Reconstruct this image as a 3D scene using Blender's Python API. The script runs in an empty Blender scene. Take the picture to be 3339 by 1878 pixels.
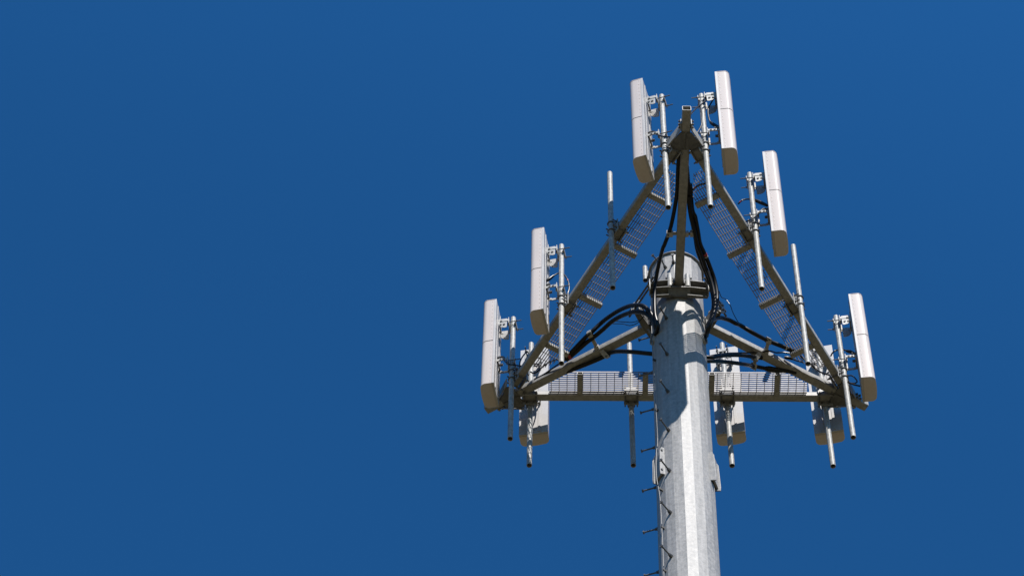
import bpy, bmesh, math, random
from mathutils import Vector, Matrix

random.seed(7)
S = bpy.context.scene
COL = S.collection
R = math.radians
Z0 = 28.0                      # height of the antenna platform above the ground

# ------------------------------------------------------------------ camera
cam_d = bpy.data.cameras.new("camera")
cam_d.sensor_width = 36.0
cam_d.lens = 108.66
cam_d.clip_start = 0.1
cam_d.clip_end = 6000.0
cam = bpy.data.objects.new("camera", cam_d)
COL.objects.link(cam)
_rot = Matrix([[0.996603, 0.062339, 0.053823], [0.081144, -0.855074, -0.512118], [0.014098, 0.514745, -0.857227]])
cam.matrix_world = Matrix.Translation(Vector((0.0, -16.1921, Z0 - 26.444))) @ _rot.to_4x4()
S.camera = cam

# ------------------------------------------------------------------ light
SUN_AZ = 23.0                  # degrees to the right of the camera's side of the tower
SUN_EL = 48.0
world = bpy.data.worlds.new("World")
S.world = world
world.use_nodes = True
nt = world.node_tree
for n in list(nt.nodes):
    nt.nodes.remove(n)
w_out = nt.nodes.new('ShaderNodeOutputWorld')
w_bg = nt.nodes.new('ShaderNodeBackground')
w_sky = nt.nodes.new('ShaderNodeTexSky')
w_sky.sky_type = 'NISHITA'
w_sky.sun_disc = False
w_sky.sun_elevation = R(SUN_EL)
w_sky.sun_rotation = R(180.0 - SUN_AZ)
w_sky.altitude = 400.0
w_sky.air_density = 1.0
w_sky.dust_density = 0.3
w_sky.ozone_density = 2.5
w_tint = nt.nodes.new('ShaderNodeMix')
w_tint.data_type = 'RGBA'
w_tint.blend_type = 'MULTIPLY'
w_tint.inputs['Factor'].default_value = 1.0
w_tint.inputs['B'].default_value = (0.152, 0.628, 1.0, 1.0)
nt.links.new(w_sky.outputs['Color'], w_tint.inputs['A'])
# the sky grows paler towards the sun, deepest at a right angle to it
w_tc = nt.nodes.new('ShaderNodeTexCoord')
w_dot = nt.nodes.new('ShaderNodeVectorMath')
w_dot.operation = 'DOT_PRODUCT'
w_dot.inputs[1].default_value = (math.sin(R(SUN_AZ)) * math.cos(R(SUN_EL)), -math.cos(R(SUN_AZ)) * math.cos(R(SUN_EL)), math.sin(R(SUN_EL)))
nt.links.new(w_tc.outputs['Generated'], w_dot.inputs[0])
w_mad = nt.nodes.new('ShaderNodeMapRange')
w_mad.interpolation_type = 'SMOOTHSTEP'
w_mad.inputs['From Min'].default_value = 0.27
w_mad.inputs['From Max'].default_value = 0.52
w_mad.inputs['To Min'].default_value = 0.99
w_mad.inputs['To Max'].default_value = 1.30
nt.links.new(w_dot.outputs['Value'], w_mad.inputs['Value'])
w_sc = nt.nodes.new('ShaderNodeVectorMath')
w_sc.operation = 'SCALE'
nt.links.new(w_tint.outputs['Result'], w_sc.inputs[0])
nt.links.new(w_mad.outputs['Result'], w_sc.inputs['Scale'])
nt.links.new(w_sc.outputs['Vector'], w_bg.inputs['Color'])
nt.links.new(w_bg.outputs['Background'], w_out.inputs['Surface'])
w_bg.inputs['Strength'].default_value = 0.0715

sun_d = bpy.data.lights.new("sun", 'SUN')
sun_d.energy = 5.0
sun_d.angle = R(0.5)
sun_d.color = (1.0, 0.955, 0.90)
sun = bpy.data.objects.new("sun", sun_d)
COL.objects.link(sun)
sdir = Vector((math.sin(R(SUN_AZ)) * math.cos(R(SUN_EL)), -math.cos(R(SUN_AZ)) * math.cos(R(SUN_EL)), math.sin(R(SUN_EL))))
sun.rotation_euler = sdir.to_track_quat('Z', 'Y').to_euler()
sun.location = (0, 0, 60)

S.view_settings.view_transform = 'Standard'
S.view_settings.look = 'None'
S.view_settings.gamma = 1.0
S.view_settings.exposure = 0.8
S.view_settings.use_curve_mapping = False

# ------------------------------------------------------------------ mesh helpers
def V(*a):
    return Vector(a)


class MB:
    """collects vertices and faces, links them as ONE mesh object"""
    def __init__(self):
        self.v = []
        self.f = []

    def add(self, vs, fs):
        b = len(self.v)
        self.v += [Vector(p) for p in vs]
        self.f += [tuple(b + i for i in f) for f in fs]

    def box(self, c, h, ax=None):
        c = Vector(c)
        ax = ax or (V(1, 0, 0), V(0, 1, 0), V(0, 0, 1))
        vs = []
        for sx in (-1, 1):
            for sy in (-1, 1):
                for sz in (-1, 1):
                    vs.append(c + ax[0] * (h[0] * sx) + ax[1] * (h[1] * sy) + ax[2] * (h[2] * sz))
        self.add(vs, [(0, 1, 3, 2), (4, 6, 7, 5), (0, 4, 5, 1), (2, 3, 7, 6), (0, 2, 6, 4), (1, 5, 7, 3)])

    def beam(self, p, q, w, h, up=None):
        p, q = Vector(p), Vector(q)
        d = (q - p)
        L = d.length
        d.normalize()
        up = Vector(up) if up else V(0, 0, 1)
        s = up.cross(d)
        if s.length < 1e-4:
            s = V(1, 0, 0).cross(d)
        s.normalize()
        u = d.cross(s)
        self.box((p + q) / 2, (L / 2, w / 2, h / 2), (d, s, u))

    def prism(self, poly, o, ax, ay, t):
        """polygon (2d) in plane (ax, ay) at o, extruded by vector t"""
        o, ax, ay, t = Vector(o), Vector(ax), Vector(ay), Vector(t)
        n = len(poly)
        a = [o + ax * x + ay * y for x, y in poly]
        b = [p + t for p in a]
        fs = [tuple(range(n)), tuple(range(2 * n - 1, n - 1, -1))]
        fs += [(i, n + i, n + (i + 1) % n, (i + 1) % n) for i in range(n)]
        self.add(a + b, fs)

    def loft(self, rings, cap0=True, cap1=True):
        n = len(rings[0])
        vs = [p for r in rings for p in r]
        fs = []
        for k in range(len(rings) - 1):
            for i in range(n):
                j = (i + 1) % n
                fs.append((k * n + i, k * n + j, (k + 1) * n + j, (k + 1) * n + i))
        if cap0:
            fs.append(tuple(range(n - 1, -1, -1)))
        if cap1:
            m = (len(rings) - 1) * n
            fs.append(tuple(m + i for i in range(n)))
        self.add(vs, fs)

    def ring(self, c, ax, ay, r, n, ph=0.0):
        c = Vector(c)
        return [c + ax * (r * math.cos(ph + 2 * math.pi * i / n)) + ay * (r * math.sin(ph + 2 * math.pi * i / n)) for i in range(n)]

    def frame(self, d):
        d = Vector(d).normalized()
        a = V(0, 0, 1) if abs(d.z) < 0.9 else V(1, 0, 0)
        x = a.cross(d).normalized()
        return x, d.cross(x)

    def cyl(self, p, q, r, n=12, r2=None, caps=True):
        p, q = Vector(p), Vector(q)
        x, y = self.frame(q - p)
        self.loft([self.ring(p, x, y, r, n), self.ring(q, x, y, r if r2 is None else r2, n)], caps, caps)

    def pipe(self, p, q, r, t, n=20):
        """open hollow pipe"""
        p, q = Vector(p), Vector(q)
        x, y = self.frame(q - p)
        self.loft([self.ring(p, x, y, r - t, n), self.ring(p, x, y, r, n), self.ring(q, x, y, r, n),
                   self.ring(q, x, y, r - t, n), self.ring(p, x, y, r - t, n)], False, False)

    def hexnut(self, p, d, r, h):
        d = Vector(d).normalized()
        x, y = self.frame(d)
        p = Vector(p)
        self.loft([self.ring(p, x, y, r, 6), self.ring(p + d * h, x, y, r, 6)])

    def sweep(self, path, r, n=10, sub=6, closed=False):
        pts = smooth_path([Vector(p) for p in path], sub) if sub > 1 else [Vector(p) for p in path]
        rr = r if callable(r) else (lambda u: r)
        rings = []
        x = y = None
        for i, p in enumerate(pts):
            d = (pts[min(i + 1, len(pts) - 1)] - pts[max(i - 1, 0)]).normalized()
            if x is None:
                x, y = self.frame(d)
            else:
                x = (x - d * x.dot(d)).normalized()
                y = d.cross(x)
            rings.append(self.ring(p, x, y, rr(i / (len(pts) - 1)), n))
        self.loft(rings)

    def sqtube(self, p, q, w, h, t, rc=0.012, up=None, cap0=False, cap1=False):
        """hollow rectangular tube with rounded corners"""
        p, q = Vector(p), Vector(q)
        d = (q - p).normalized()
        up = Vector(up) if up else V(0, 0, 1)
        s = up.cross(d).normalized()
        u = d.cross(s)

        def prof(c, w, h, r):
            out = []
            for (sx, sy, a0) in ((1, 1, 0), (-1, 1, 90), (-1, -1, 180), (1, -1, 270)):
                for k in range(4):
                    a = R(a0 + 30 * k)
                    out.append(c + s * (sx * (w / 2 - r) + r * math.cos(a)) + u * (sy * (h / 2 - r) + r * math.sin(a)))
            return out
        o0, o1 = prof(p, w, h, rc), prof(q, w, h, rc)
        i0, i1 = prof(p, w - 2 * t, h - 2 * t, rc * 0.5), prof(q, w - 2 * t, h - 2 * t, rc * 0.5)
        self.loft([i0, o0, o1, i1, i0], False, False)

    def build(self, name, mat, parent=None, bevel=0.0, smooth=35, local=False):
        me = bpy.data.meshes.new(name)
        off = V(0, 0, 0)
        if parent is not None and not local:
            off = world_loc(parent)
        me.from_pydata([tuple(p - off) for p in self.v], [], self.f)
        me.validate()
        bm = bmesh.new()
        bm.from_mesh(me)
        bmesh.ops.recalc_face_normals(bm, faces=bm.faces)
        bm.to_mesh(me)
        bm.free()
        me.materials.append(mat)
        if smooth:
            me.polygons.foreach_set('use_smooth', [True] * len(me.polygons))
            me.set_sharp_from_angle(angle=R(smooth))
        o = bpy.data.objects.new(name, me)
        COL.objects.link(o)
        if parent is not None:
            o.parent = parent
        if bevel:
            b = o.modifiers.new('bevel', 'BEVEL')
            b.width = bevel
            b.segments = 2
            b.limit_method = 'ANGLE'
            b.angle_limit = R(50)
        return o


def world_loc(o):
    p = V(0, 0, 0)
    while o is not None:
        p += Vector(o.location)
        o = o.parent
    return p


def smooth_path(p, sub):
    if len(p) < 3:
        return p
    q = [p[0] * 2 - p[1]] + p + [p[-1] * 2 - p[-2]]
    out = []
    for i in range(1, len(q) - 2):
        a, b, c, d = q[i - 1], q[i], q[i + 1], q[i + 2]
        for k in range(sub):
            t = k / sub
            out.append(0.5 * ((2 * b) + (c - a) * t + (2 * a - 5 * b + 4 * c - d) * t * t + (3 * b - a - 3 * c + d) * t ** 3))
    out.append(p[-1].copy())
    return out


def tag(o, label, cat, group=None, kind=None):
    if label:
        o['label'] = label
    if cat:
        o['category'] = cat
    if group:
        o['group'] = group
    if kind:
        o['kind'] = kind
    return o


def thing(name, loc, rz, label, cat, group=None):
    o = bpy.data.objects.new(name, None)
    o.empty_display_size = 0.2
    COL.objects.link(o)
    o.location = loc
    o.rotation_euler = (0, 0, rz)
    return tag(o, label, cat, group)


def copy_tree(o, parent=None):
    c = o.copy()
    COL.objects.link(c)
    c.parent = parent
    for ch in list(o.children):
        copy_tree(ch, c)
    return c


# ------------------------------------------------------------------ materials
def new_mat(name):
    m = bpy.data.materials.new(name)
    m.use_nodes = True
    t = m.node_tree
    b = t.nodes['Principled BSDF']
    return m, t, b


def ramp(t, src, stops):
    r = t.nodes.new('ShaderNodeValToRGB')
    el = r.color_ramp.elements
    while len(el) < len(stops):
        el.new(0.5)
    for e, (p, c) in zip(el, stops):
        e.position = p
        e.color = (*c, 1) if len(c) == 3 else c
    t.links.new(src, r.inputs['Fac'])
    return r.outputs['Color']


def coords(t, scale=(1, 1, 1)):
    tc = t.nodes.new('ShaderNodeTexCoord')
    mp = t.nodes.new('ShaderNodeMapping')
    mp.inputs['Scale'].default_value = scale
    t.links.new(tc.outputs['Object'], mp.inputs['Vector'])
    return mp.outputs['Vector']


def noise(t, vec, scale, detail=4, rough=0.55):
    n = t.nodes.new('ShaderNodeTexNoise')
    n.inputs['Scale'].default_value = scale
    n.inputs['Detail'].default_value = detail
    n.inputs['Roughness'].default_value = rough
    t.links.new(vec, n.inputs['Vector'])
    return n.outputs['Fac']


def mixc(t, a, b, fac, mode='MIX'):
    m = t.nodes.new('ShaderNodeMix')
    m.data_type = 'RGBA'
    m.blend_type = mode
    for s, v in (('A', a), ('B', b)):
        if isinstance(v, tuple):
            m.inputs[s].default_value = (*v, 1)
        else:
            t.links.new(v, m.inputs[s])
    if isinstance(fac, float):
        m.inputs['Factor'].default_value = fac
    else:
        t.links.new(fac, m.inputs['Factor'])
    return m.outputs['Result']


def galvanised(name, lo, hi, metallic, rough, spangle=60.0, streak=(9, 9, 0.8), bump=0.05, spec=0.4):
    m, t, b = new_mat(name)
    b.inputs['Specular IOR Level'].default_value = spec
    v1 = coords(t)
    v2 = coords(t, streak)
    vor = t.nodes.new('ShaderNodeTexVoronoi')
    vor.inputs['Scale'].default_value = spangle
    t.links.new(v1, vor.inputs['Vector'])
    sp = t.nodes.new('ShaderNodeSeparateColor')
    t.links.new(vor.outputs['Color'], sp.inputs['Color'])
    n1 = noise(t, v1, 23, 7, 0.7)
    n2 = noise(t, v2, 3, 4, 0.6)
    mid = tuple((a + c) / 2 for a, c in zip(lo, hi))
    base = ramp(t, n1, [(0.36, lo), (0.50, mid), (0.62, hi)])
    st = ramp(t, n2, [(0.35, lo), (0.65, hi)])
    c = mixc(t, base, st, 0.45)
    g = ramp(t, sp.outputs['Red'], [(0.0, tuple(0.88 for _ in range(3))), (1.0, (1.08, 1.08, 1.08))])
    c = mixc(t, c, g, 0.8, 'MULTIPLY')
    t.links.new(c, b.inputs['Base Color'])
    b.inputs['Metallic'].default_value = metallic
    rr = t.nodes.new('ShaderNodeMapRange')
    rr.inputs['From Min'].default_value = 0.3
    rr.inputs['From Max'].default_value = 0.7
    rr.inputs['To Min'].default_value = rough - 0.07
    rr.inputs['To Max'].default_value = rough + 0.09
    t.links.new(n1, rr.inputs['Value'])
    t.links.new(rr.outputs['Result'], b.inputs['Roughness'])
    if bump:
        bp = t.nodes.new('ShaderNodeBump')
        bp.inputs['Strength'].default_value = bump
        bp.inputs['Distance'].default_value = 0.01
        t.links.new(n1, bp.inputs['Height'])
        t.links.new(bp.outputs['Normal'], b.inputs['Normal'])
    return m


def plain(name, c0, c1, rough, metallic=0.0, scale=8.0, spec=0.5, stretch=(1, 1, 1)):
    m, t, b = new_mat(name)
    n = noise(t, coords(t, stretch), scale, 5, 0.6)
    t.links.new(ramp(t, n, [(0.3, c0), (0.7, c1)]), b.inputs['Base Color'])
    b.inputs['Roughness'].default_value = rough
    b.inputs['Metallic'].default_value = metallic
    b.inputs['Specular IOR Level'].default_value = spec
    return m


M = {
    'shaft': galvanised('shaft_steel', (0.165, 0.163, 0.159), (0.298, 0.288, 0.278), 0.0, 0.52, 85.0, (11, 11, 0.6), 0.12, 0.29),
    'steel': galvanised('frame_steel', (0.150, 0.149, 0.142), (0.255, 0.250, 0.238), 0.0, 0.5, 50.0, spec=0.4),
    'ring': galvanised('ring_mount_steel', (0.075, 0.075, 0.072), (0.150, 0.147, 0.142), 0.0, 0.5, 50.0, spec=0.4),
    'pipe': galvanised('pipe_steel', (0.125, 0.127, 0.121), (0.345, 0.340, 0.322), 0.0, 0.5, 70.0, (20, 20, 6), 0.15, 0.28),
    'grate': galvanised('grating_steel', (0.145, 0.135, 0.132), (0.205, 0.192, 0.188), 0.0, 0.5, 60.0, bump=0.0),
    'zinc': galvanised('bracket_zinc', (0.22, 0.218, 0.208), (0.34, 0.333, 0.315), 0.1, 0.46, 80.0, bump=0.0),
    'dark_steel': galvanised('bolt_steel_gusset_shade', (0.045, 0.045, 0.047), (0.115, 0.115, 0.113), 0.1, 0.5, 70.0, bump=0.0),
    'radome': plain('radome_paint', (0.402, 0.357, 0.334), (0.440, 0.393, 0.368), 0.26, 0.0, 2.5, 0.16, (9, 9, 0.6)),
    'tray': plain('antenna_back_aluminium', (0.27, 0.262, 0.258), (0.33, 0.32, 0.314), 0.5, 0.05, 9.0),
    'groove': plain('seam_gasket', (0.02, 0.02, 0.02), (0.03, 0.03, 0.03), 0.7),
    'cable': plain('black_jacket', (0.004, 0.004, 0.0045), (0.007, 0.007, 0.0075), 0.34, 0.0, 20.0, 0.22),
    'white_tape': plain('white_tape', (0.30, 0.29, 0.275), (0.37, 0.36, 0.34), 0.5),
    'red_tape': plain('red_tape', (0.25, 0.02, 0.02), (0.31, 0.03, 0.03), 0.5),
    'wire': plain('climb_cable_steel', (0.09, 0.09, 0.09), (0.17, 0.17, 0.165), 0.5, 0.0, 60.0),
}


def T(x, y, z):
    return Vector((x, y, z + Z0))


# ------------------------------------------------------------------ ground
def make_ground():
    m, t, b = new_mat('dry_grass_and_soil')
    v = coords(t)
    n1 = noise(t, v, 0.05, 8, 0.6)
    n2 = noise(t, v, 2.5, 6, 0.7)
    c = ramp(t, n1, [(0.35, (0.072, 0.060, 0.024)), (0.65, (0.108, 0.084, 0.038))])
    d = ramp(t, n2, [(0.3, (0.7, 0.7, 0.7)), (0.7, (1.15, 1.15, 1.15))])
    t.links.new(mixc(t, c, d, 1.0, 'MULTIPLY'), b.inputs['Base Color'])
    b.inputs['Roughness'].default_value = 0.95
    mb = MB()
    N, Rg = 24, 2500.0
    for i in range(N):
        for j in range(N):
            x0, y0 = -Rg + 2 * Rg * i / N, -Rg + 2 * Rg * j / N
            s = 2 * Rg / N
            mb.add([(x0, y0, 0), (x0 + s, y0, 0), (x0 + s, y0 + s, 0), (x0, y0 + s, 0)], [(0, 1, 2, 3)])
    o = mb.build('ground', m, smooth=0)
    o['kind'] = 'structure'


make_ground()


# ------------------------------------------------------------------ pole
def axis_x(z):
    return -0.033 + 0.0075 * (z + 0.5)


def pole_r(z):
    return 0.267 - 0.0010 * z


def pole_pt(az, z, r):
    """az in degrees from the camera's side towards the right"""
    return T(axis_x(z) + r * math.sin(R(az)), -r * math.cos(R(az)), z)


def rad(az):
    return V(math.sin(R(az)), -math.cos(R(az)), 0), V(math.cos(R(az)), math.sin(R(az)), 0)


pole = thing('monopole', (axis_x(-28), 0, 0), 0, 'tall many-sided galvanised steel pole carrying the triangular antenna frame', 'pole')
mb = MB()
rings = []
for z in (-28, -20, -12, -6, -3, 0, 0.70):
    rings.append([pole_pt(-2 + 20 * k, z, pole_r(z)) for k in range(18)])
mb.loft(rings)
shaft = mb.build('shaft', M['shaft'], pole, smooth=8)
mb = MB()
mb.loft([mb.ring(T(axis_x(.7), 0, zz), V(1, 0, 0), V(0, 1, 0), rr, 48) for zz, rr in ((0.700, 0.20), (0.700, 0.284), (0.703, 0.287), (0.711, 0.287), (0.714, 0.284), (0.714, 0.05))])
mb.build('cap', M['steel'], pole, smooth=30)

# climbing pegs: shank, head and the welded nut at the root
def step_peg(az, z, length=0.155):
    r, l = rad(az)
    p = pole_pt(az, z, pole_r(z) * 0.985)
    m = MB()
    m.cyl(p, p + r * length, 0.0078, 10)
    m.cyl(p + r * (length - 0.012), p + r * length, 0.0165, 12)
    m.hexnut(p, r, 0.0185, 0.020)
    m.hexnut(p + r * 0.024, r, 0.015, 0.012)
    return m.build('step_peg', M['dark_steel'], pole)


for k in range(-1, 9):
    z = -0.523 - 0.655 * k
    if k >= 0:
        step_peg(-22 + 2.6 * z, z)
    z2 = z - 0.47
    step_peg(-104, z2, 0.15)
step_peg(-2.9, 0.50, 0.112)
step_peg(-21, 0.445, 0.11)
step_peg(-36, 0.62, 0.12)

# cable ports, oval collars where the feeder cables leave the pole
for az, z in ((-68, -0.66), (66, -0.72), (150, -0.55), (-150, -0.5)):
    r, l = rad(az)
    c = pole_pt(az, z, pole_r(z) * 0.97)
    m = MB()
    def oval(rr, d):
        return [c + r * d + l * (0.048 * rr * math.cos(2 * math.pi * i / 24)) + V(0, 0, 1) * (0.078 * rr * math.sin(2 * math.pi * i / 24)) for i in range(24)]
    m.loft([oval(.86, -.01), oval(.86, .026), oval(1, .030), oval(1.06, .02), oval(1.06, -.01)], False, False)
    po = m.build('cable_port', M['steel'], pole)
    m = MB()
    m.loft([oval(.85, -.02), oval(.85, .012)])
    m.build('port_seal', M['groove'], po)

# lifting lugs
for az, zt, zb in ((-56, -2.72, -3.13), (74, -2.74, -3.17), (194, -2.74, -3.17)):
    r, l = rad(az)
    zm = (zt + zb) / 2
    c = pole_pt(az, zm, pole_r(zm) + 0.012)
    m = MB()
    m.box(c, (0.010, 0.060, (zt - zb) / 2), (r, l, V(0, 0, 1)))
    h = (zt - zb) / 2
    for s in (-1, 1):
        m.prism([(-0.05, h), (0.004, h), (0.026, h - 0.06), (0.034, -h + .02), (0.030, -h - 0.04), (-0.05, -h - .01)],
                c + l * (s * 0.064) - l * 0.005, r, V(0, 0, 1), l * 0.010)
    lg = m.build('lug', M['shaft'], pole, bevel=0.003)
    for dr, dz in ((.016, -h + .03), (.008, h - .06)):
        m = MB()
        m.hexnut(c + l * 0.068 + r * dr + V(0, 0, dz), l, 0.012, 0.010)
        m.build('bolt', M['dark_steel'], lg)

# short tube stub welded near the top on the left
m = MB()
c = T(-0.335, -0.005, 0.765)
m.pipe(c - V(0, 0, .13), c + V(0, 0, .13), 0.026, 0.005)
st = m.build('tube_stub', M['pipe'], pole)
m = MB()
m.prism([(0, -.05), (.09, -.05), (.09, .03), (.05, .05), (0, .05)], c + V(.022, -0.004, 0), V(1, 0, 0), V(0, 0, 1), V(0, .008, 0))
m.build('stub_tab', M['zinc'], st)

# climbing cable clipped down the pole
path = [(-62, .30, -0.10), (-66, .287, -0.36), (-63, .289, -0.78), (-59, .291, -1.33), (-57, .291, -1.88), (-54.5, .291, -2.53), (-53, .316, -2.78), (-53, .322, -3.16), (-51, .30, -3.5), (-50, .293, -4.08), (-49, .293, -4.7), (-47, .294, -7.0), (-46, .30, -14.0), (-46, .305, -26.5)]
m = MB()
pp = [pole_pt(a, z, r) for a, r, z in path]
m.sweep(pp, 0.0038, 8, 5)
cc = m.build('safety_cable', M['wire'])
tag(cc, 'thin steel climbing cable running down the left front of the pole', 'cable')
for a, r, z in ((-60, .29, -1.1), (-57, .291, -2.0), (-51.5, .30, -3.35), (-50, .293, -3.95), (-49, .293, -4.6)):
    m = MB()
    p = pole_pt(a, z, r)
    q = pole_pt(a, z, pole_r(z) - .004)
    m.box((p + q) / 2, ((p - q).length / 2 + .006, .008, .012), (rad(a)[0], rad(a)[1], V(0, 0, 1)))
    m.cyl(p - V(0, 0, .014), p + V(0, 0, .014), 0.009, 8)
    m.build('cable_clip', M['groove'], cc)

# ------------------------------------------------------------------ frame
PHI = 4.403
SIDE_ANG = [R(210 + PHI), R(-30 + PHI), R(90 + PHI)]


def side(k):
    a = SIDE_ANG[k]
    return V(math.cos(a), math.sin(a), 0), V(-math.sin(a), math.cos(a), 0)


UP = V(0, 0, 1)
ARM_END = [V(0.183, -2.285, 0), V(-2.04, 1.023, 0), V(1.826, 1.268, 0)]
frame = thing('antenna_platform', (axis_x(0), 0, Z0), 0, 'triangular galvanised steel antenna frame with three arms and mesh walkways', 'platform')
ax0 = V(axis_x(0), 0, 0)
ARM_DIR = [(e - ax0).normalized() for e in ARM_END]
for e, d in zip(ARM_END, ARM_DIR):
    m = MB()
    a = ax0 + d * 0.305
    m.sqtube(T(*a), T(*e), 0.086, 0.086, 0.006)
    arm = m.build('arm', M['steel'], frame, smooth=40)
    # corner bracket: bottom gusset, two spread plates, bolts
    l = UP.cross(d)
    def L(r, s, z=0.0):
        p = ax0 + d * r + l * s
        return T(p.x, p.y, z)
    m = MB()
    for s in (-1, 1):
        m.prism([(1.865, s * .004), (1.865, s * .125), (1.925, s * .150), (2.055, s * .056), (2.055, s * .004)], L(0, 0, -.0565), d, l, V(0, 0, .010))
    m.build('gusset', M['dark_steel'], frame, bevel=0.002)  # darker than the frame steel: shade under the corner put into the colour
    m = MB()
    for s in (-1, 1):
        p0, p1 = L(1.905, s * .170, 0), L(2.085, s * .053, 0)
        m.beam(p0, p1, 0.011, 0.125)
        m.beam(L(2.08, s * .0505, 0), L(2.15, s * .0505, 0), 0.009, 0.10)
    cb = m.build('corner_bracket', M['steel'], frame, bevel=0.002)
    for r_ in (2.10, 2.135):
        for zz in (-.03, .03):
            m = MB()
            m.cyl(L(r_, -.075, zz), L(r_, .075, zz), 0.008, 8)
            for s in (-1, 1):
                m.hexnut(L(r_, s * .056, zz), l * s, 0.014, 0.012)
            m.build('bolt', M['dark_steel'], cb)

for k in range(3):
    n, t = side(k)
    def Q(nn, tt, z=0.0):
        p = n * nn + t * tt
        return T(p.x, p.y, z)
    m = MB()
    m.sqtube(Q(1.010, -1.585, -.006), Q(1.010, 1.585, -.006), 0.080, 0.080, 0.006)
    bar = m.build('side_bar', M['steel'], frame, smooth=40)
    # walkway mesh
    m = MB()
    NB = 10
    def tmax(nn):
        return min(1.31, 1.732 * nn - 0.185)
    for i in range(NB):
        nn = 0.735 + 0.0252 * i
        tm = tmax(nn)
        m.beam(Q(nn, -tm, .014), Q(nn, tm, .014), 0.0054, 0.0168)
    tt = -1.28
    while tt < 1.29:
        n0 = max(0.735, (abs(tt) + 0.185) / 1.732)
        m.beam(Q(n0 - .004, tt, .0205), Q(0.9655, tt, .0205), 0.0055, 0.0055)
        tt += 0.0803
    g = m.build('walkway_mesh', M['grate'], frame, smooth=0)
    for tt in (-1.0, -.336, .336, 1.0):
        m = MB()
        m.sqtube(Q(0.722, tt, -.0245), Q(0.9705, tt, -.0245), 0.056, 0.046, 0.005, 0.007)
        br = m.build('support', M['steel'], frame, smooth=40)
        for nn in (.745, .93):
            m = MB()
            m.hexnut(Q(nn, tt, -.056), UP, 0.011, 0.009)
            m.build('bolt', M['zinc'], br)

# ------------------------------------------------------------------ ring mount that clamps the frame to the pole
collar = thing('ring_mount', (axis_x(0), 0, Z0 - 0.25), 0, 'galvanised clamp ring bolted round the pole just below its top', 'clamp')
for ia, d in enumerate(ARM_DIR):
    l = UP.cross(d)
    def L(r, s, z=0.0):
        p = ax0 + d * r + l * s
        return T(p.x, p.y, z)
    m = MB()
    # channel: web and three flanges, straight across the arm's side of the pole
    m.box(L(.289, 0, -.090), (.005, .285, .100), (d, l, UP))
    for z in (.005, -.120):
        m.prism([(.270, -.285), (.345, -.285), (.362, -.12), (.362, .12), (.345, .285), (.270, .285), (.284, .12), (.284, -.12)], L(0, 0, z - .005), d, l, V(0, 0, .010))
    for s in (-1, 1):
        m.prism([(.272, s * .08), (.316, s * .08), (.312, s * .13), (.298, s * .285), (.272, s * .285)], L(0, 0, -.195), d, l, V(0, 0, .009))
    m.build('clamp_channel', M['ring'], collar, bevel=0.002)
    for s in (-1, 1):
        m = MB()
        m.prism([(.27, -.16), (.352, -.16), (.368, -.13), (.368, .01), (.352, .04), (.27, .04)], L(0, s * .291 - .005, 0), d, UP, l * .010)
        fl = m.build('end_plate', M['zinc'], collar, bevel=0.002)
        for z in (-.02, -.105):
            m = MB()
            m.hexnut(L(.325, s * .298, z), l * s, 0.017, 0.014)
            m.build('bolt', M['zinc'], fl)
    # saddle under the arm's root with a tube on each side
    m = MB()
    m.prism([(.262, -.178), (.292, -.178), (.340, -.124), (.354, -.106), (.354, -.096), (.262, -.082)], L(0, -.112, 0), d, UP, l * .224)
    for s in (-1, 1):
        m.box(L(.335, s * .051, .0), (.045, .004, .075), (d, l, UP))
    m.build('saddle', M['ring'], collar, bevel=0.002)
    for s in (-1, 1):
        m = MB()
        m.pipe(L(.343, s * .088, -.101), L(.343, s * .088, .130), 0.027, 0.005)
        m.build('hinge_tube', M['pipe'], collar)
    m = MB()
    m.cyl(L(.345, -.125, .065), L(.345, .125, .065), 0.009, 8)
    for s in (-1, 1):
        m.hexnut(L(.345, s * .118, .065), l * s, .015, .013)
    m.build('tie_bolt', M['dark_steel'], collar)
    # rods to the neighbouring channel
    d2 = ARM_DIR[(ia + 1) % 3]
    best = None
    for s1 in (-1, 1):
        for s2 in (-1, 1):
            a1 = ax0 + d * .335 + l * (s1 * .295)
            a2 = ax0 + d2 * .335 + UP.cross(d2) * (s2 * .295)
            if best is None or (a1 - a2).length < best[0]:
                best = ((a1 - a2).length, a1, a2)
    for z in (-.02, -.105):
        m = MB()
        p, q = best[1], best[2]
        e = (q - p).normalized() * .09
        m.cyl(T(*(p - e)) + UP * z, T(*(q + e)) + UP * z, 0.0105, 10)
        for c, s in ((p, -1), (q, 1)):
            m.hexnut(T(*c) + UP * z, (q - p) * s, .019, .016)
        m.build('clamp_rod', M['dark_steel'], collar)

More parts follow.
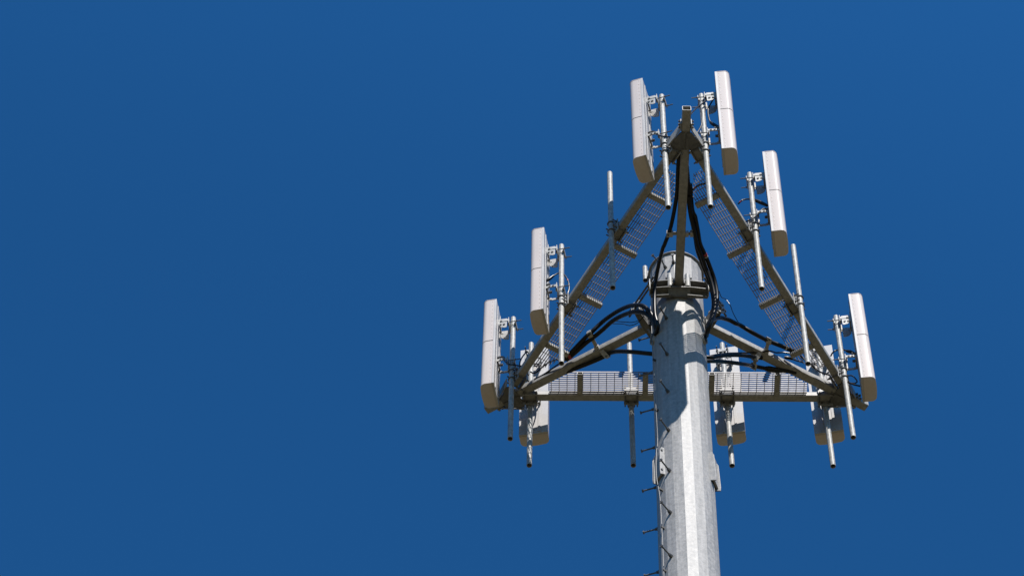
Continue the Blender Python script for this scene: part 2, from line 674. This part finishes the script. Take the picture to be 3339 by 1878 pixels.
# ------------------------------------------------------------------ mounting pipes
PIPE_L = 2.262
def make_pipe():
    root = thing('mounting_pipe', (0, 0, 0), 0, 'x', 'pipe', 'mounting pipes clamped to the frame')
    m = MB()
    m.pipe(V(0, 0, 0), V(0, 0, PIPE_L), 0.0272, 0.0045, 24)
    m.build('tube', M['pipe'], root, local=True)
    zc = 1.155 - .006
    m = MB()
    m.box(V(-.0345, 0, zc), (.0045, .075, .105))
    for s in (-1, 1):
        m.box(V(-.026, s * .035, zc), (.006, .006, .10))
    m.build('clamp_plate', M['steel'], root, bevel=0.002, local=True)
    m = MB()
    m.box(V(-.1305, 0, zc), (.0045, .075, .075))
    m.build('backing_plate', M['steel'], root, bevel=0.002, local=True)
    for z in (-.072, .076):
        m = MB()
        pth = [V(-.055, s * .034, 0) for s in (1,)] + [V(0.0, .034, 0)] + [V(.034 * math.sin(a), .034 * math.cos(a), 0) for a in [R(15 * i) for i in range(1, 12)]] + [V(0, -.034, 0), V(-.055, -.034, 0)]
        m.sweep([p + V(0, 0, zc + z) for p in pth], 0.0062, 8, 1)
        for s in (-1, 1):
            m.hexnut(V(-.039, s * .034, zc + z), V(-1, 0, 0), .012, .01)
        m.build('u_bolt', M['dark_steel'], root, local=True)
    for z in (-.058, .058):
        for s in (-1, 1):
            m = MB()
            m.cyl(V(-.165, s * .062, zc + z), V(.02, s * .062, zc + z), .0075, 8)
            m.hexnut(V(-.135, s * .062, zc + z), V(-1, 0, 0), .013, .011)
            m.hexnut(V(-.030, s * .062, zc + z), V(1, 0, 0), .013, .011)
            m.build('tie_bolt', M['dark_steel'], root, local=True)
    return root


PIPES = [
    (0, -.053, -1.860, -1.165, 'steel mounting pipe just left of the near tip, carrying the topmost left antenna'),
    (0, -.629, -1.017, -1.160, 'bare shaded mounting pipe without an antenna on the left side of the frame'),
    (0, -1.180, -.201, -1.155, 'steel mounting pipe of the antenna halfway down the left side'),
    (0, -1.746, .636, -1.157, 'leftmost mounting pipe, in front of the far left corner'),
    (1, 1.614, .867, -1.148, 'rightmost mounting pipe, in front of the far right corner'),
    (1, 1.199, -.021, -1.150, 'bare sunlit mounting pipe without an antenna on the right side of the frame'),
    (1, .786, -.901, -1.155, 'steel mounting pipe of the second highest antenna on the right side'),
    (1, .342, -1.833, -1.155, 'steel mounting pipe just right of the near tip of the frame'),
    (2, -1.584, .968, -1.150, 'rear mounting pipe nearest the left corner, hanging before an antenna back'),
    (2, -.558, 1.046, -1.145, 'bare rear mounting pipe without an antenna, left of the pole'),
    (2, .414, 1.119, -1.145, 'rear mounting pipe just right of the pole, striped with shadows'),
    (2, 1.407, 1.194, -1.148, 'rear mounting pipe nearest the right corner, hanging before an antenna back'),
]
proto = make_pipe()
for i, (k, x, y, zb, lab) in enumerate(PIPES):
    o = proto if i == 0 else copy_tree(proto)
    o.location = T(x, y, zb)
    o.rotation_euler = (0, 0, SIDE_ANG[k])
    o['label'] = lab

# ------------------------------------------------------------------ panel antennas
AL = 1.622
G = 0.150


def radome_profile(ins=0.0):
    """outline in (x out from the pipe, y); rounded front corners, slightly bowed front"""
    x0, x1, w, r = G + .026, G + .153 - ins, .1465 - ins, .052
    pts = [(x0, -w), (x1 - r, -w)]
    for i in range(1, 8):
        a = R(-90 + 90 * i / 8)
        pts.append((x1 - .006 - r + r * math.cos(a), -w + r + r * math.sin(a)))
    for i in range(0, 7):
        y = (-w + r) + (2 * (w - r)) * i / 6
        pts.append((x1 - .006 + .006 * (1 - (y / (w - r)) ** 2), y))
    for i in range(1, 8):
        a = R(90 * i / 8)
        pts.append((x1 - .006 - r + r * math.cos(a), w - r + r * math.sin(a)))
    pts += [(x1 - r, w), (x0, w)]
    return pts


def make_antenna():
    root = thing('panel_antenna', (0, 0, 0), 0, 'x', 'antenna', 'white panel antennas round the tower top')
    def P3(poly, z):
        return [V(x, y, z) for x, y in poly]
    m = MB()
    pr, pi = radome_profile(), radome_profile(.003)
    seam = .812
    for a, b in ((.012, seam - .0045), (seam + .0045, AL - .010)):
        m.loft([P3(pi, a), P3(pr, a + .003), P3(pr, b - .003), P3(pi, b)])
    for s in (-1, 1):
        for i in range(21):
            z = .05 + i * .0762
            if abs(z - seam) < .012:
                continue
            c = V(G + .043, s * .1465, z)
            rg = [[c + V(rr * math.cos(q), s * dd, rr * math.sin(q)) for q in [2 * math.pi * j / 8 for j in range(8)]] for rr, dd in ((.0052, -.001), (.0044, .0020), (.002, .0029))]
            m.loft(rg)
    m.build('radome', M['radome'], root, smooth=30, local=True)
    m = MB()
    m.loft([P3(radome_profile(.0035), seam - .012), P3(radome_profile(.0035), seam + .012)])
    m.build('seam', M['groove'], root, local=True)
    for a, b in ((0.0, .0115), (AL - .0095, AL)):
        m = MB()
        m.loft([P3(radome_profile(.002), a), P3(radome_profile(-.0015), a + .003), P3(radome_profile(-.0015), b)])
        m.build('end_cap', M['radome'], root, smooth=40, local=True)
    # back tray: aluminium channel with a bright lip and two ribs
    m = MB()
    m.box(V(G + .0150, 0, AL / 2), (.0115, .1485, AL / 2 - .002))
    tr = m.build('back_tray', M['tray'], root, bevel=0.002, local=True)
    for y in (-.062, .062):
        m = MB()
        m.box(V(G + .001, y, AL / 2), (.0035, .012, AL / 2 - .03))
        m.build('back_rib', M['tray'], tr, local=True)
    # brackets
    def bracket(zc, upper):
        m = MB()
        m.box(V(.034, 0, zc), (.004, .080, .055))
        for s in (-1, 1):
            m.box(V(.044, s * .040, zc), (.008, .005, .05))
            m.box(V(.078, s * .078, zc), (.046, .0035, .018))
            m.box(V(.132, s * .070, zc), (.018, .0035, .018))
            if upper:
                m.prism([(.050, .040), (.147, .040), (.147, -.03), (.138, -.082), (.110, -.120), (.072, -.135), (.054, -.128)], V(0, s * .074 - .003, zc), V(1, 0, 0), V(0, 0, 1), V(0, .006, 0))
            else:
                m.box(V(.100, s * .074, zc - .004), (.048, .003, .016))
        m.box(V(.140, 0, zc + .012), (.008, .078, .004))
        b = m.build('tilt_bracket' if upper else 'hinge_bracket', M['zinc'], root, bevel=0.0015, local=True)
        m = MB()
        m.box(V(-.034, 0, zc), (.004, .068, .022))
        for s in (-1, 1):
            m.box(V(-.024, s * .030, zc), (.008, .005, .022))
        m.build('clamp_jaw', M['zinc'], b, bevel=0.0015, local=True)
        for s in (-1, 1):
            m = MB()
            m.cyl(V(-.098, s * .053, zc), V(.050, s * .053, zc), .0055, 8)
            m.hexnut(V(-.040, s * .053, zc), V(-1, 0, 0), .011, .009)
            m.hexnut(V(.039, s * .053, zc), V(1, 0, 0), .011, .009)
            m.build('threaded_rod', M['dark_steel'], b, local=True)
        spots = ((.112, -.008), (.080, -.075), (.118, -.075)) if upper else ((.105, 0), (.068, 0))
        for s in (-1, 1):
            for x_, z_ in spots:
                m = MB()
                m.hexnut(V(x_, s * .0765, zc + z_), V(0, s, 0), .012, .010)
                m.build('pivot_bolt', M['dark_steel'], b, local=True)
    bracket(AL - .345, True)
    bracket(AL - 1.095, False)
    # feeder sockets under the lower bracket
    for y in (-.045, .045):
        m = MB()
        m.cyl(V(G - .045, y, .62), V(G, y, .62), .014, 12)
        m.cyl(V(G - .030, y, .62), V(G - .022, y, .62), .018, 6)
        m.build('socket', M['dark_steel'], root, local=True)
    return root


ANTS = [
    (-.053, -1.860, -.311, 167.4, 'white panel antenna left of the near tip, topmost of those facing left'),
    (-1.180, -.201, -.327, 172.8, 'white panel antenna facing left, halfway down the left side of the frame'),
    (-1.746, .636, -.319, 174.3, 'leftmost white panel antenna, standing at the far left corner'),
    (.342, -1.833, -.308, -1.5, 'white panel antenna right of the near tip, topmost of those facing right'),
    (.786, -.901, -.342, -2.9, 'white panel antenna facing right, second from the top on the right side'),
    (1.614, .867, -.318, -2.3, 'rightmost white panel antenna, standing at the far right corner'),
    (-1.580, .990, -.324, 84.6, 'panel antenna seen from its grey back, behind the left corner of the frame'),
    (.414, 1.122, -.330, 84.3, 'panel antenna seen from its grey back, behind the walkway just right of the pole'),
    (1.407, 1.194, -.311, 83.3, 'panel antenna seen from its shaded back, behind the right corner of the frame'),
]
proto = make_antenna()
for i, (x, y, zb, az, lab) in enumerate(ANTS):
    o = proto if i == 0 else copy_tree(proto)
    o.location = T(x, y, zb)
    o.rotation_euler = (0, 0, R(az))
    o['label'] = lab


# ------------------------------------------------------------------ cables (control points measured from the frame, metres)
PATHS = {
'near_left': [[0.082, -1.797, 0.0], [0.064, -1.632, 0.0], [0.032, -1.32, 0.0], [-0.04, -0.989, 0.0], [-0.111, -0.793, 0.0], [-0.138, -0.722, 0.01], [-0.191, -0.5, 0.061], [-0.237, -0.36, -0.11], [-0.251, -0.29, -0.478], [-0.229, -0.25, -0.669], [-0.272, -0.14, -0.645]] ,
'near_right1': [[0.152, -1.656, 0.0], [0.154, -1.484, 0.0], [0.151, -1.274, 0.0], [0.155, -1.143, 0.0], [0.176, -0.973, 0.0], [0.191, -0.846, 0.0], [0.207, -0.681, 0.0], [0.247, -0.53, 0.002], [0.294, -0.42, -0.103], [0.324, -0.35, -0.222], [0.329, -0.31, -0.435], [0.294, -0.28, -0.633], [0.253, -0.25, -0.769], [0.234, -0.15, -0.735]] ,
'near_right2': [[0.172, -1.438, 0.02], [0.175, -1.149, 0.02], [0.203, -1.065, 0.0], [0.222, -0.907, 0.0], [0.236, -0.767, 0.0], [0.278, -0.639, 0.0], [0.315, -0.52, -0.014], [0.356, -0.4, -0.101], [0.371, -0.33, -0.292], [0.345, -0.3, -0.481], [0.299, -0.27, -0.641], [0.259, -0.22, -0.733], [0.24, -0.12, -0.688]] ,
'near_right3': [[0.152, -1.324, -0.02], [0.161, -1.11, -0.02], [0.189, -0.926, -0.03], [0.208, -0.774, -0.03], [0.24, -0.659, -0.03], [0.276, -0.52, -0.046], [0.323, -0.43, -0.184], [0.344, -0.37, -0.355], [0.338, -0.33, -0.529], [0.288, -0.29, -0.72], [0.255, -0.22, -0.768], [0.237, -0.12, -0.699]] ,
'left_up1': [[-0.25, -0.14, -0.647], [-0.249, -0.23, -0.621], [-0.274, -0.26, -0.505], [-0.316, -0.27, -0.382], [-0.369, -0.26, -0.277], [-0.436, -0.21, -0.173], [-0.514, -0.13, -0.057], [-0.621, -0.02, 0.048], [-0.729, 0.08, 0.097], [-0.811, 0.16, 0.119], [-0.902, 0.201, 0.04], [-0.978, 0.265, 0.03], [-1.152, 0.446, 0.02], [-1.208, 0.503, 0.02]] ,
'left_up2': [[-0.245, -0.12, -0.615], [-0.251, -0.17, -0.581], [-0.272, -0.22, -0.517], [-0.314, -0.24, -0.439], [-0.363, -0.23, -0.359], [-0.439, -0.18, -0.249], [-0.518, -0.1, -0.139], [-0.614, 0.0, -0.037], [-0.7, 0.09, 0.022], [-0.788, 0.18, 0.036], [-0.88, 0.248, 0.02], [-0.972, 0.32, 0.02], [-1.114, 0.449, 0.02], [-1.182, 0.505, 0.02]] ,
'left_low': [[-0.114, 0.2, -0.505], [-0.304, 0.2, -0.449], [-0.518, 0.24, -0.321], [-0.666, 0.34, -0.14], [-0.746, 0.404, -0.07], [-0.826, 0.449, -0.07], [-1.018, 0.534, -0.06], [-1.27, 0.664, 0.0]] ,
'right_up': [[0.256, -0.1, -0.504], [0.279, -0.1, -0.399], [0.313, -0.06, -0.302], [0.353, 0.0, -0.176], [0.405, 0.06, -0.076], [0.481, 0.13, -0.013], [0.543, 0.18, -0.001], [0.598, 0.24, 0.044], [0.712, 0.3, -0.009], [0.864, 0.436, 0.04], [0.992, 0.5, 0.03], [1.086, 0.55, 0.02], [1.156, 0.604, 0.02]] ,
'right_low1': [[0.19, 0.15, -0.639], [0.278, 0.18, -0.61], [0.368, 0.25, -0.485], [0.458, 0.31, -0.385], [0.593, 0.4, -0.261], [0.73, 0.548, -0.08], [0.796, 0.57, -0.07]] ,
'right_low2': [[0.187, 0.16, -0.705], [0.275, 0.2, -0.648], [0.408, 0.3, -0.518], [0.585, 0.42, -0.39], [0.703, 0.645, -0.09], [0.823, 0.694, -0.07], [0.854, 0.703, -0.07], [0.939, 0.73, -0.06], [1.019, 0.751, -0.05], [1.127, 0.79, -0.03]] ,
'right_low3': [[0.191, 0.2, -0.568], [0.28, 0.22, -0.516], [0.37, 0.28, -0.398], [0.469, 0.34, -0.3], [0.679, 0.5, -0.062], [0.868, 0.522, -0.02], [0.937, 0.583, 0.04], [1.013, 0.586, 0.04], [1.093, 0.605, 0.04]] ,
'jump_l3': [[-1.332, -0.2, 0.423], [-1.302, -0.2, 0.457], [-1.259, -0.2, 0.515], [-1.205, -0.2, 0.559], [-1.152, -0.2, 0.517], [-1.114, -0.2, 0.397], [-1.102, -0.2, 0.25], [-1.118, -0.2, 0.128], [-1.116, -0.18, 0.038]] ,
'jump_r2': [[0.929, -0.9, 0.44], [0.84, -0.9, 0.537], [0.789, -0.9, 0.583], [0.726, -0.9, 0.595], [0.683, -0.9, 0.575], [0.643, -0.88, 0.544]] ,
'jump_r1': [[1.763, 0.87, 0.363], [1.709, 0.87, 0.422], [1.676, 0.87, 0.442], [1.634, 0.87, 0.473], [1.566, 0.87, 0.465], [1.529, 0.88, 0.438], [1.507, 0.9, 0.408]] ,
'jump_r1b': [[1.754, 0.85, -0.261], [1.696, 0.85, -0.227], [1.644, 0.85, -0.183], [1.609, 0.87, -0.13]] ,
'jump_r1c': [[1.638, 0.85, -0.056], [1.682, 0.85, -0.056], [1.712, 0.85, -0.1], [1.731, 0.85, -0.174], [1.698, 0.85, -0.203], [1.629, 0.86, -0.163]] ,
'jump_r3': [[0.482, -1.83, 0.418], [0.419, -1.83, 0.515], [0.399, -1.84, 0.599], [0.398, -1.85, 0.76], [0.441, -1.86, 0.905], [0.486, -1.86, 1.035], [0.452, -1.87, 1.028], [0.361, -1.9, 0.828], [0.283, -1.93, 0.658], [0.232, -1.96, 0.503], [0.192, -1.98, 0.364]] ,
'jump_r3b': [[0.302, -1.9, 0.78], [0.326, -1.9, 0.72], [0.334, -1.9, 0.539], [0.316, -1.9, 0.342], [0.257, -1.92, 0.116], [0.227, -1.9, 0.027]] ,
'jump_near': [[0.4, -1.427, 0.03], [0.347, -1.426, 0.03], [0.26, -1.412, 0.03], [0.195, -1.361, 0.03], [0.167, -1.292, 0.03], [0.16, -1.218, 0.02]] ,
'jump_l4': [[-1.583, 0.6, 0.376], [-1.605, 0.6, 0.357], [-1.644, 0.6, 0.266], [-1.664, 0.6, 0.164], [-1.663, 0.62, 0.091]] ,
'thin_r': [[0.399, -0.1, 0.183], [0.42, -0.05, 0.14], [0.464, 0.0, 0.174], [0.503, 0.02, 0.085], [0.525, 0.1, 0.079], [0.565, 0.2, 0.078], [0.598, 0.25, 0.07]] ,
'thin_l1': [[-0.361, -0.1, -0.167], [-0.389, -0.08, -0.228], [-0.473, 0.0, -0.151], [-0.55, 0.03, -0.093], [-0.66, 0.1, 0.053]] ,
'thin_l2': [[-0.362, -0.1, -0.215], [-0.432, -0.05, -0.251], [-0.51, 0.0, -0.211], [-0.588, 0.08, -0.042], [-0.693, 0.16, 0.105]] ,
'thin_corner_l': [[-1.181, 0.49, 0.02], [-1.318, 0.587, 0.02], [-1.427, 0.663, 0.02], [-1.521, 0.71, 0.02]] ,
'thin_corner_l2': [[-1.194, 0.48, 0.03], [-1.365, 0.528, 0.03], [-1.503, 0.641, 0.03], [-1.56, 0.625, 0.03]] ,
'thin_corner_r': [[1.156, 0.611, 0.03], [1.26, 0.718, 0.03], [1.364, 0.832, 0.03], [1.471, 0.887, 0.03]] ,
'thin_corner_r2': [[1.019, 0.639, 0.03], [1.073, 0.653, 0.03], [1.134, 0.684, 0.03], [1.214, 0.717, 0.03]] ,
}


def cable(key, name, r, label, cat='cable', group=None, n=10, boots=(), bands=(), start=0):
    pts = [T(*p) for p in PATHS[key]][start:]
    m = MB()
    m.sweep(pts, r, n, 6)
    o = m.build(name, M['cable'])
    o.location = pts[0]
    o.data.transform(Matrix.Translation(-pts[0]))
    tag(o, label, cat, group)
    sp = smooth_path([p.copy() for p in pts], 10)
    N = len(sp) - 1
    for u0, u1, rr in boots:
        i0, i1 = int(u0 * N), max(int(u1 * N), int(u0 * N) + 2)
        m = MB()
        m.sweep(sp[i0:i1 + 1], lambda u: rr * (0.62 + 0.38 * math.sin(math.pi * min(1, max(0, .15 + .8 * u)))), 12, 1)
        m.build('weather_boot', M['cable'], o)
    for u, ln, mat in bands:
        i = min(N - 1, max(1, int(u * N)))
        d = (sp[i + 1] - sp[i - 1]).normalized()
        m = MB()
        m.cyl(sp[i] - d * ln / 2, sp[i] + d * ln / 2, r * 1.09, 14)
        m.build('tape_band', M[mat], o)
    return o


feed = 'thick black feeder cables'
cable('near_left', 'feeder_cable', .0200, 'thick black cable hanging on the left of the near arm', group=feed, n=14)
cable('near_right1', 'feeder_cable', .0200, 'thick black cable on the right of the near arm, innermost of its bundle', group=feed, n=14, bands=((.335, .02, 'white_tape'), (.30, .02, 'white_tape')))
cable('near_right2', 'feeder_cable', .0215, 'thick black cable on the right of the near arm, outermost of its bundle', group=feed, n=14, boots=((.02, .22, .026),), bands=((.42, .025, 'red_tape'), (.44, .012, 'white_tape')))
cable('near_right3', 'feeder_cable', .0190, 'thick black cable right of the near arm, in the middle of its bundle', group=feed, n=14, boots=((.02, .20, .022),))
cable('left_up1', 'feeder_cable', .0225, 'thick black cable arching from the pole to the left arm, upper of two', group=feed, n=14, bands=((.93, .03, 'red_tape'),))
cable('left_up2', 'feeder_cable', .0225, 'thick black cable arching from the pole to the left arm, lower of two', group=feed, n=14, bands=((.95, .03, 'red_tape'),))
cable('left_low', 'feeder_cable', .0225, 'thick black cable passing under the left arm from behind the pole', group=feed, n=14)
cable('right_up', 'feeder_cable', .0225, 'thick black cable arching from the pole over the right arm', group=feed, n=14, bands=((.88, .014, 'white_tape'),))
cable('right_low1', 'feeder_cable', .0205, 'thick black cable below the right arm, upper of the pair behind the pole', group=feed, n=14)
cable('right_low2', 'feeder_cable', .0205, 'thick black cable below the right arm, lowest one ending in a fat boot', group=feed, n=14, boots=((.56, .86, .032),))
cable('right_low3', 'feeder_cable', .0080, 'slim black cable with a sunlit upper edge below the right arm', n=10)
jg = 'thin black jumper cables at the antennas'
cable('jump_l3', 'jumper_cable', .0075, 'black jumper looping round the pipe of the middle left antenna', group=jg, boots=((.0, .26, .018),), bands=((.62, .02, 'red_tape'), (.70, .012, 'white_tape')))
cable('jump_r2', 'jumper_cable', .0080, 'black jumper bowed across the pipe of the second right antenna', group=jg, boots=((.0, .34, .019),), bands=((.78, .014, 'white_tape'), (.88, .02, 'red_tape')))
cable('jump_r1', 'jumper_cable', .0080, 'black jumper bowed across the pipe of the far right antenna', group=jg, boots=((.0, .36, .019),), bands=((.70, .014, 'white_tape'),))
cable('jump_r1b', 'jumper_cable', .0085, 'straight black jumper below the bracket of the far right antenna', group=jg)
cable('jump_r1c', 'jumper_cable', .0070, 'small black cable loop beside the lower bracket of the far right antenna', group=jg)
cable('jump_r3', 'jumper_cable', .0070, 'black jumper crossing the pipe of the topmost right antenna in a tall hook', group=jg, boots=((.0, .12, .018),))
cable('jump_r3b', 'jumper_cable', .0070, 'black jumper curving down between the near tip and the topmost right pipe', group=jg)
cable('jump_near', 'jumper_cable', .0100, 'black jumper curling over the right walkway to the near arm', group=jg, bands=((.5, .02, 'red_tape'), (.62, .014, 'white_tape'), (.9, .014, 'white_tape')))
cable('jump_l4', 'jumper_cable', .0075, 'thin black jumper dropping behind the left corner of the frame', group=jg)
cable('thin_r', 'thin_wire', .0040, 'thin dark wire drooping right of the pole onto the right cable', cat='wire', n=8)
cable('thin_l1', 'thin_wire', .0042, 'thin dark wire sagging under the left cable arch, upper of two', cat='wire', n=8)
cable('thin_l2', 'thin_wire', .0042, 'thin dark wire sagging under the left cable arch, lower of two', cat='wire', n=8)
cable('thin_corner_l', 'jumper_cable', .0085, 'thin black cable lying along the outer end of the left arm', group=jg)
cable('thin_corner_l2', 'jumper_cable', .0075, 'thin black cable crossing the walkway mesh at the left corner', group=jg)
cable('thin_corner_r', 'jumper_cable', .0085, 'thin black cable lying along the outer end of the right arm', group=jg)
cable('thin_corner_r2', 'jumper_cable', .0075, 'thin black cable crossing the walkway mesh at the right corner', group=jg, boots=((.0, .5, .017),))


# jumpers from the sockets on the antenna backs down to the frame
def antenna_jumper(idx, label, s, dx, dz):
    x, y, zb, az, _ = ANTS[idx]
    c, q = math.cos(R(az)), math.sin(R(az))
    loc = [(.120, .045 * s, .62), (.096, .047 * s, .612), (.074, .056 * s, .57), (.050 + dx, .075 * s, .49), (.018, .088 * s, .42 + dz), (-.035, .092 * s, .365), (-.085, .080 * s, .355), (-.110, .070 * s, .36)]
    pts = [T(x + c * a - q * b, y + q * a + c * b, zb + z) for a, b, z in loc]
    m = MB()
    m.sweep(pts, .0075, 10, 6)
    o = m.build('jumper_cable', M['cable'])
    o.location = pts[0]
    o.data.transform(Matrix.Translation(-pts[0]))
    tag(o, label, 'cable', jg)
    sp = smooth_path([p.copy() for p in pts], 8)
    m = MB()
    m.sweep(sp[3:22], lambda u: .0165 * (0.62 + 0.38 * math.sin(math.pi * min(1, .15 + .8 * u))), 12, 1)
    m.build('weather_boot', M['cable'], o)


antenna_jumper(0, 'black jumper under the lower bracket of the topmost left antenna', 1, .0, .0)
antenna_jumper(2, 'black jumper under the lower bracket of the leftmost antenna', 1, .012, -.02)
antenna_jumper(4, 'black jumper with a fat boot under the second right antenna bracket', -1, -.01, .015)
antenna_jumper(6, 'black jumper on the back of the antenna behind the left corner', -1, .01, .0)
antenna_jumper(7, 'black jumper on the back of the antenna right of the pole', -1, .015, -.03)
antenna_jumper(8, 'black jumper on the back of the antenna behind the right corner', 1, -.008, .01)

# ------------------------------------------------------------------ cable hangers
def hanger(cable_pt, arm_pt, label, along, wide=.05):
    """stamped bracket from the arm to a cable: strap, two jaw plates, bolts"""
    c, a = T(*cable_pt), T(*arm_pt)
    al = Vector(along).normalized()
    root = thing('cable_hanger', a, 0, label, 'bracket', 'cable hangers on the arms')
    d = (c - a).normalized()
    s = al
    u = s.cross(d).normalized()
    m = MB()
    m.box((a + c) / 2, ((c - a).length / 2 + .012, .019, .003), (d, s, u))
    m.box(a, (.024, .024, .024), (d, s, u))
    m.build('strap', M['zinc'], root, bevel=.0015)
    for k in (-1, 1):
        m = MB()
        m.box(c + u * (k * .0225), (.030, .027, .0025), (d, s, u))
        m.box(c + u * (k * .017) + d * .030, (.003, .025, .012), (d, s, u))
        jaw = m.build('jaw', M['zinc'], root, bevel=.001)
        m = MB()
        m.hexnut(c + u * (k * .025) + d * .016, u * k, .009, .008)
        m.build('bolt', M['dark_steel'], jaw)


hanger((-.056, -.902, 0), (.060, -.90, 0), 'small zinc hanger holding the cable left of the near arm', ARM_DIR[0])
hanger((.172, -.888, 0), (.105, -.888, 0), 'small zinc hanger holding the cable bundle right of the near arm', ARM_DIR[0])
hanger((-.922, .225, .035), (-.862, .372, .0), 'zinc hanger lifting the two arching cables off the left arm', ARM_DIR[1])
hanger((-.775, .420, -.072), (-.80, .40, -.045), 'zinc hanger clamping a cable under the left arm', ARM_DIR[1])
hanger((.866, .438, .04), (.838, .530, .0), 'zinc hanger holding the cable above the right arm', ARM_DIR[2])
hanger((.730, .552, -.08), (.755, .540, -.045), 'zinc hanger under the right arm, holding the upper low cable', ARM_DIR[2])
hanger((.703, .646, -.09), (.728, .580, -.05), 'zinc hanger under the right arm, holding the lowest cable', ARM_DIR[2])
